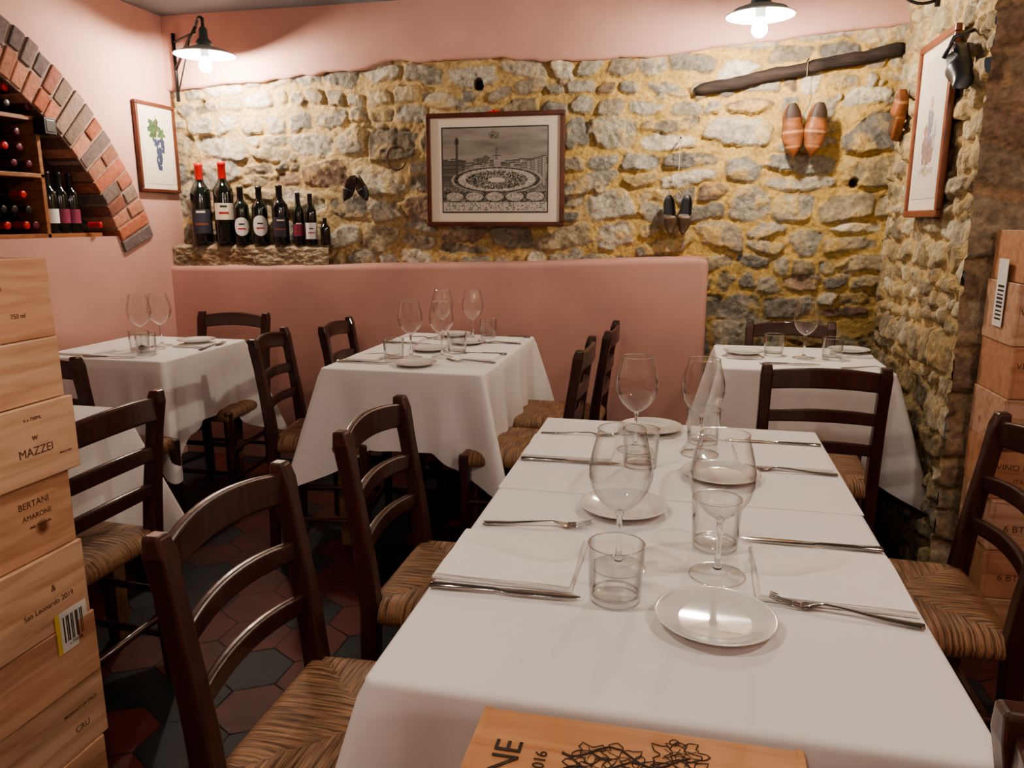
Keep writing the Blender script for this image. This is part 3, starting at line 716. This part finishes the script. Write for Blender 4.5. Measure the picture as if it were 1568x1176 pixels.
# ---------------------------------------------------------------- tables
def table(name,x0,x1,y0,y1,drop=.27,cdrop=.45,seed=0,cw=.2,overlap=None):
    e=empty(name,((x0+x1)/2,(y0+y1)/2,0)); hx,hy=(x1-x0)/2,(y1-y0)/2
    rd=random.Random(seed)
    r=.014; pts=[]
    def line_(a,b_):
        L=math.dist(a,b_); n=max(2,int(L/.0125)); return [(a[0]+(b_[0]-a[0])*i/n,a[1]+(b_[1]-a[1])*i/n) for i in range(n)]
    cor=[(hx,-hy),(hx,hy),(-hx,hy),(-hx,-hy)]
    segs=[((-hx+r,-hy),(hx-r,-hy),(0,-1)),((hx,-hy+r),(hx,hy-r),(1,0)),((hx-r,hy),(-hx+r,hy),(0,1)),((-hx,hy-r),(-hx,-hy+r),(-1,0))]
    for k,(a,c,nn) in enumerate(segs):
        for p in line_(a,c): pts.append((p,nn))
        n2=segs[(k+1)%4][2]; cc_=(cor[k][0]-math.copysign(r,cor[k][0]),cor[k][1]-math.copysign(r,cor[k][1]))
        for i in range(6):
            t=i/6*pi/2; d=(nn[0]*math.cos(t)+n2[0]*math.sin(t),nn[1]*math.cos(t)+n2[1]*math.sin(t))
            pts.append(((cc_[0]+d[0]*r,cc_[1]+d[1]*r),d))
    N=len(pts); v=[];f=[]
    ph=[rd.uniform(0,6.28) for _ in range(8)]
    prof=[(-.012,0,0),(-.006,-.0003,0),(-.002,-.0018,0),(0.001,-.005,0),(.002,-.010,0)]
    lev=18
    info=[]
    for (p,nn) in pts:
        dc=min(math.dist(p,c) for c in cor); ci=min(range(4),key=lambda k:math.dist(p,cor[k]))
        dg=(math.copysign(.7071,cor[ci][0]),math.copysign(.7071,cor[ci][1]))
        info.append((dc,dg,ci))
    for (dr,dz,_) in prof:
        for (p,nn) in pts: v.append((p[0]+nn[0]*dr,p[1]+nn[1]*dr,.75+dz))
    for l in range(1,lev+1):
        t=l/lev
        for k,(p,nn) in enumerate(pts):
            dc,dg,ci=info[k]; s_=k/N*2*pi
            D=drop+(cdrop-drop)*max(0,1-dc/cw)**1.1+.006*math.sin(s_*5+ph[4])
            z=.74-(D-.01)*t
            q=(D-.01)*t
            wave=.5*math.sin(s_*9+ph[0])+.3*math.sin(s_*15+ph[1]+q*3)+.3*math.sin(s_*23+ph[2]-q*4)
            off=.004+.04*q+.08*q*wave*min(1,dc/.12)
            off-= .11*q*math.exp(-((dc-.10)/.04)**2)
            co=.34*q*math.exp(-(dc/.05)**2)
            x=p[0]+nn[0]*(.002+max(off,.001))+dg[0]*co; y=p[1]+nn[1]*(.002+max(off,.001))+dg[1]*co
            tx,ty=-nn[1],nn[0]; sw=.05*q*math.sin(ci*2.1+ph[3])*math.exp(-(dc/.2)**2)
            v.append((x+tx*sw,y+ty*sw,z))
    tot=len(prof)+lev
    for l in range(tot-1):
        for k in range(N):
            k2=(k+1)%N; f.append((l*N+k,(l+1)*N+k,(l+1)*N+k2,l*N+k2))
    f.append(tuple(range(N)))
    b=MB(); b.add(v,f,M_cloth,None,True)
    o=b.obj("tablecloth",parent=e)
    if overlap:
        for (ay,by) in overlap:
            b=MB(); b.box((-hx-.001,ay,.7500),(hx+.001,by,.7514),M_cloth); b.obj("cloth_overlay",parent=e,bevel=.0006)
    for i,(sx,sy) in enumerate(((-1,-1),(1,-1),(1,1),(-1,1))):
        b=MB(); b.prism([(sx*(hx-.06),sy*(hy-.06),0),(sx*(hx-.06),sy*(hy-.06),.3),(sx*(hx-.06),sy*(hy-.06),.72)],[.022,.028,.032],[.022,.028,.032],M_legw); b.obj("leg_%d"%(i+1),parent=e,bevel=.004)
    b=MB(); b.box((-hx+.008,-hy+.008,.715),(hx-.008,hy-.008,.738),M_legw); b.obj("top",parent=e)
    return e
table("dining_table",-.372,.357,.80,2.14,.265,.36,1,.13,overlap=[(.05,.66)])
table("dining_table",-1.375,-.72,2.70,3.70,.31,.47,2)
table("dining_table",-2.68,-2.06,2.68,3.30,.29,.48,3)
table("dining_table",.14,.785,3.05,3.64,.29,.50,4,.2)
table("dining_table",-2.35,-1.66,1.35,1.97,.29,.45,5)
# ---------------------------------------------------------------- tableware
def wineglass():
    b=MB(); k=1.06
    bowl=[(.0045,.0965),(.012,.1005),(.022,.108),(.034,.121),(.044,.139),(.0485,.158),(.0475,.178),(.0435,.200),(.0375,.224),(.0355,.236)]
    b.lathe([(r*k,z) for r,z in bowl],M_glass,48)
    b.lathe([((.0355+.0010*math.cos(t*pi/4))*k,.2362+.0010*math.sin(t*pi/4)) for t in range(9)],M_rim,48)
    foot=[(.0415,.0014),(.034,.0034),(.020,.0058),(.012,.0085),(.0070,.0130)]
    b.lathe([(r*k,z) for r,z in foot],M_foot,48)
    b.lathe([((.0413+.0010*math.cos(t*pi/4))*k,.0013+.0010*math.sin(t*pi/4)) for t in range(9)],M_rim,48)
    stem=[(.0005,.0115),(.0068,.0125),(.0052,.018),(.0040,.04),(.0038,.075),(.0046,.090),(.0065,.0955),(.0055,.0985),(.0005,.0990)]
    b.lathe([(r*k,z) for r,z in stem],M_sg,32)
    return b.mesh("wine_glass")
def tumbler():
    b=MB(); b.lathe([(.0375,.002),(.0387,.008),(.040,.03),(.0425,.088),(.0425,.0895)],M_glass,44)
    b.lathe([(.0410,.0895),(.0380,.030),(.0368,.0135)],M_glass,44)
    b.lathe([(.0005,.0105),(.033,.0110),(.0362,.0130)],M_foot,44)
    b.lathe([((.0418+.0012*math.cos(t*pi/4)),.0893+.0011*math.sin(t*pi/4)) for t in range(9)],M_rim,44)
    b.lathe([((.0355+.0020*math.cos(t*pi/4)),.0115+.0020*math.sin(t*pi/4)) for t in range(9)],M_rim,44)
    b.lathe([((.0365+.0014*math.cos(t*pi/4)),.0016+.0014*math.sin(t*pi/4)) for t in range(9)],M_rim,44)
    return b.mesh("water_tumbler")
def plate():
    b=MB(); b.lathe([(.0,.001),(.045,.001),(.048,.0),(.050,.001),(.053,.003),(.065,.008),(.084,.013),(.0855,.0142),(.085,.0152),(.082,.0145),(.066,.0105),(.056,.0065),(.050,.0055),(0,.005)],M_porc,56)
    return b.mesh("side_plate")
WG,TB,PL=wineglass(),tumbler(),plate()
z=.7515
def g(x,y,zz=z): inst(WG,"wine_glass",(x,y,zz),R.random()*6)
def tb(x,y,zz=z): inst(TB,"water_tumbler",(x,y,zz))
def pl(x,y,zz=z): inst(PL,"side_plate",(x,y,zz))
def napkin(x,y,w,d,rz=0,zz=z):
    b=MB()
    for l in range(4):
        sx=w/2-.0015*l; sy=d/2-.001*l; n=10; v=[];f=[]
        h=.0022
        for j in range(n+1):
            for i in range(n+1):
                u=-1+2*i/n; t=-1+2*j/n
                puff=.003*(1-u*u)*(1-t**4)*l/3+.0012*math.sin(u*4+l)*(1-abs(t))
                v.append((u*sx+.0015*math.sin(t*3+l),t*sy+.001*math.sin(u*4+l*2),h*(l+1)+max(puff,0)*1.2-.0004))
        top=[(j*(n+1)+i,j*(n+1)+i+1,(j+1)*(n+1)+i+1,(j+1)*(n+1)+i) for j in range(n) for i in range(n)]
        ring=[i for i in range(n+1)]+[j*(n+1)+n for j in range(1,n+1)]+[n*(n+1)+i for i in range(n-1,-1,-1)]+[j*(n+1) for j in range(n-1,0,-1)]
        B_=len(v)
        for k in ring: v.append((v[k][0],v[k][1],h*l))
        m=len(ring)
        for k in range(m): f.append((ring[k],B_+k,B_+(k+1)%m,ring[(k+1)%m]))
        b.add(v,top+f,M_nap,None,False)
    o=b.obj("folded_napkin",(x,y,zz),rz)
def knife_mesh():
    b=MB(); v=[];f=[]
    sec=[(0,.0075,.0035),(.004,.009,.0045),(.05,.0075,.004),(.10,.006,.0035),(.108,.0045,.003),(.115,.008,.0012),(.15,.0095,.0010),(.20,.009,.0009),(.225,.006,.0008),(.235,.001,.0006)]
    for x,w,h in sec:
        for k in range(8):
            a=2*pi*k/8; v.append((x,w*math.cos(a),.0045+h*math.sin(a)))
    for j in range(len(sec)-1):
        for k in range(8): f.append((j*8+k,(j+1)*8+k,(j+1)*8+(k+1)%8,j*8+(k+1)%8))
    f.append(tuple(range(8))); b.add(v,f,M_steel,None,True); return b.mesh("table_knife")
def fork_mesh():
    b=MB(); v=[];f=[]
    sec=[(0,.008,.002,.003),(.005,.0095,.002,.003),(.05,.0065,.0022,.004),(.10,.003,.002,.008),(.13,.003,.0018,.010),(.14,.006,.0014,.008),(.152,.0115,.0012,.0035),(.163,.0125,.0012,.003)]
    for x,w,h,zc in sec:
        for k in range(8):
            a=2*pi*k/8; v.append((x,w*math.cos(a),zc+h*math.sin(a)))
    for j in range(len(sec)-1):
        for k in range(8): f.append((j*8+k,(j+1)*8+k,(j+1)*8+(k+1)%8,j*8+(k+1)%8))
    f.append(tuple(range(8))); f.append(tuple((len(sec)-1)*8+k for k in range(7,-1,-1)))
    b.add(v,f,M_steel,None,True)
    for k in range(4):
        y=-.0105+.007*k; b.tube([(.160,y,.003),(.180,y,.0045),(.198,y*.95,.0085),(.208,y*.93,.012)],[.0020,.0019,.0016,.0008],M_steel,6,flat=.7)
    return b.mesh("table_fork")
KN,FK=knife_mesh(),fork_mesh()
def kn(x,y,rz=0,zz=z): inst(KN,"table_knife",(x,y,zz),rz)
def fk(x,y,rz=0,zz=z): inst(FK,"table_fork",(x,y,zz),rz)
pl(.062,1.035); pl(-.10,1.445); pl(.095,1.69); pl(-.075,2.055)
g(-.088,1.185); g(.070,1.19); g(-.105,1.86); g(.052,1.86)
tb(-.083,1.075); tb(.070,1.305); tb(-.085,1.735); tb(.060,1.965)
napkin(-.262,1.175,.225,.19,math.radians(0)); napkin(.240,1.215,.225,.20,math.radians(-1))
napkin(-.262,1.835,.22,.19,math.radians(1)); napkin(.240,1.865,.215,.19)
kn(-.368,1.052,math.radians(2)); fk(-.352,1.315,math.radians(8)); kn(.352,1.345,math.radians(180)); fk(.348,1.083,math.radians(170))
kn(-.365,1.72,math.radians(2)); fk(-.36,1.955,math.radians(3)); fk(.350,1.757,math.radians(178)); kn(.350,1.99,math.radians(179))
# table 2
g(-1.105,2.99); g(-.98,3.02); g(-.985,3.52); g(-1.13,3.50)
tb(-1.15,2.91); tb(-.95,3.14); tb(-.93,3.60); pl(-1.03,2.83); pl(-1.09,3.18); pl(-.98,3.40); pl(-1.11,3.62)
napkin(-1.28,2.93,.14,.13); napkin(-.82,3.04,.14,.15); napkin(-1.28,3.42,.14,.14); napkin(-.82,3.52,.14,.15)
for yy in (2.83,3.33): kn(-1.365,yy); fk(-1.365,yy+.18); fk(-.73,yy+.11,pi); kn(-.73,yy+.31,pi)
# table 3
g(-2.37,2.96); g(-2.32,3.03); tb(-2.31,2.87); tb(-2.23,2.81); napkin(-2.52,2.80,.17,.15); napkin(-2.17,3.08,.16,.15); pl(-2.19,3.10,z+.011)
kn(-2.45,2.70,.1); fk(-2.075,2.95,1.6)
# table 4
g(.49,3.33); tb(.375,3.38); tb(.60,3.33); napkin(.25,3.33,.14,.15); pl(.25,3.33,z+.011); napkin(.70,3.46,.15,.16); pl(.69,3.47,z+.011)
fk(.60,3.12,.2); kn(.30,3.16,.05)
pl(-1.85,1.75)
# ---------------------------------------------------------------- crates
def crate(name,x0,x1,y0,y1,z0,z1,mat,rz=0,txt=(),axis='x'):
    e=empty(name,((x0+x1)/2,(y0+y1)/2,z0),rz); W,D,Hh=(x1-x0)/2,(y1-y0)/2,z1-z0-.001
    b=MB(); t=.010
    b.box((-W,-D,0),(-W+t,D,Hh),mat); b.box((W-t,-D,0),(W,D,Hh),mat)
    b.box((-W+t,-D+.004,0),(W-t,-D+t+.004,Hh-.008),mat); b.box((-W+t,D-t-.004,0),(W-t,D-.004,Hh-.008),mat)
    b.box((-W+t,-D+t,.002),(W-t,D-t,.012),mat); b.box((-W+t*.6,-D+.002,Hh-.010),(W-t*.6,D-.002,Hh-.001),mat)
    b.obj("box",bevel=.0025,parent=e)
    for body,size,u,v_,face,mt in txt:
        if face=='+x': text(body,size,mt,"stamp",e,(W+.0004,u,v_),(pi/2,0,pi/2),'CENTER')
        if face=='-y': text(body,size,mt,"stamp",e,(u,-D-.0004+.004,v_),(pi/2,0,0),'CENTER')
    return e
zs=[0,.165,.325,.47,.64,.80,.955,1.08,1.24]
txts=[[("TOSCANA",.02,.18,.08,'+x',M_ink)],[("PRODUCT OF ITALY",.010,.19,.10,'+x',M_ink),("CRU",.02,.19,.05,'+x',M_ink)],[("6 x 750 ML",.010,.20,.10,'+x',M_ink)],
 [("San Leonardo 2019",.0165,.155,.060,'+x',M_ink),("&",.02,.17,.090,'+x',M_ink)],[("BERTANI",.019,.165,.110,'+x',M_ink),("AMARONE",.015,.170,.085,'+x',M_ink),("della Valpolicella",.008,.175,.066,'+x',M_ink)],
 [("6 x 750ML",.010,.155,.125,'+x',M_ink),("MAZZEI",.024,.155,.055,'+x',M_ink),("w",.02,.155,.085,'+x',M_ink),("SINCE 1435",.006,.225,.04,'+x',M_ink)],[],[("750 ml",.013,.175,.045,'+x',M_ink),("..TAIN",.012,.13,.10,'+x',M_ink)]]
stack=[]
for i in range(8):
    dx=R.uniform(-.010,.008); dy=R.uniform(-.012,.012)
    e=crate("wooden_wine_crate",-1.60+dx,-1.252+dx,.80+dy,1.32+dy,zs[i],zs[i+1],(M_pine2,M_pine,M_pine2,M_pine,M_pine2,M_pine,M_pine,M_pine2)[i],R.uniform(-.02,.02),txts[i])
    stack.append(e)
b=MB(); b.box((0,0,0),(.0008,.075,.09),M_labw)
for i in range(14):
    if i%3!=1: b.box((.0008,.008+i*.0042,.02),(.0012,.010+i*.0042+R.uniform(0,.0015),.078),M_inkd)
b.box((.0008,-.012,0),(.0009,.0,.09),simple("yellow_label",(.75,.55,.12),.6)); b.obj("paper_label",(.1755,.172,-.055),parent=stack[3])
zr=[0,.17,.33,.49,.65,.80,.955,1.135,1.285]
for i in range(8):
    dx=R.uniform(-.006,.010); crate("wooden_wine_crate",.925+dx,1.265+dx,2.44+R.uniform(0,.02),2.69,zr[i],zr[i+1],M_pine4 if i%2 else M_pine5,R.uniform(-.02,.02),[("VINO ROSSO",.026,-.08,.09,'-y',M_ink),("ITALIA",.018,-.08,.05,'-y',M_ink)] if i in(3,5,6) else [("6 BT",.03,-.10,.06,'-y',M_ink)])
b=MB(); b.box((.9165,2.53,1.0),(.918,2.60,1.20),M_labw)
for i in range(9): b.box((.9160,2.54,1.02+i*.012),(.9166,2.585,1.024+i*.012+R.uniform(0,.004)),M_inkd)
b.obj("paper_label_strip")
e=crate("wooden_wine_crate",-.205,.145,.29,.768,.60,.762,M_pine3,0)
b=MB(); rd=random.Random(4)
def ln(pts,r=.0008): b.tube([(x,y,0) for x,y in pts],r,M_inkd,5,flat=.3)
for k in range(13):
    cx_,cy_=.005+rd.uniform(-.055,.055),.180+rd.uniform(-.05,.035); pts=[]; sz=rd.uniform(.011,.02); a0=rd.uniform(0,6)
    for i in range(31):
        t=2*pi*i/30; rr_=sz*(1+.30*math.sin(5*t+a0)+.12*math.sin(13*t)); pts.append((cx_+rr_*math.cos(t)*1.2,cy_+rr_*math.sin(t)))
    ln(pts)
    for q in range(5):
        a_=a0+q*1.256; ln([(cx_,cy_),(cx_+sz*.8*math.cos(a_),cy_+sz*.7*math.sin(a_))],.0005)
for k in range(34):
    cx_,cy_=.04+rd.gauss(0,.018),.15+rd.gauss(0,.02); ln([(cx_+.005*math.cos(2*pi*i/10),cy_+.005*math.sin(2*pi*i/10)) for i in range(11)],.0007)
for q in range(3): ln([(-.075+.012*i,.17+.018*q-.02+.012*math.sin(i*.9+q*2)) for i in range(12)],.0013)
b.obj("vine_drawing",(0,0,.1608),parent=e)
text("BAROLONE",.042,M_inkd,"stamp",e,(-.118,.185,.1612),(0,0,pi/2),'RIGHT')
text("2016",.018,M_inkd,"stamp_small",e,(-.090,.175,.1612),(0,0,pi/2),'RIGHT')
for k in range(4): crate("wooden_wine_crate",-.20,.14,.29,.765,.15*k,.15*(k+1),M_pine,R.uniform(-.02,.02))
# ---------------------------------------------------------------- world, camera
w=bpy.data.worlds.new("World"); bpy.context.scene.world=w; w.use_nodes=True; w.node_tree.nodes["Background"].inputs[0].default_value=(.05,.05,.05,1)
cam=bpy.data.cameras.new("camera"); co=bpy.data.objects.new("camera",cam); bpy.context.scene.collection.objects.link(co)
cam.sensor_width=36; cam.lens=27; cam.clip_start=.02; co.location=(0,0,1.31); co.rotation_euler=(math.radians(78),0,math.radians(12.7))
sc=bpy.context.scene; sc.camera=co
try:
    sc.view_settings.view_transform='AgX'; sc.view_settings.look='AgX - Medium High Contrast'
except Exception as ex: print(ex)
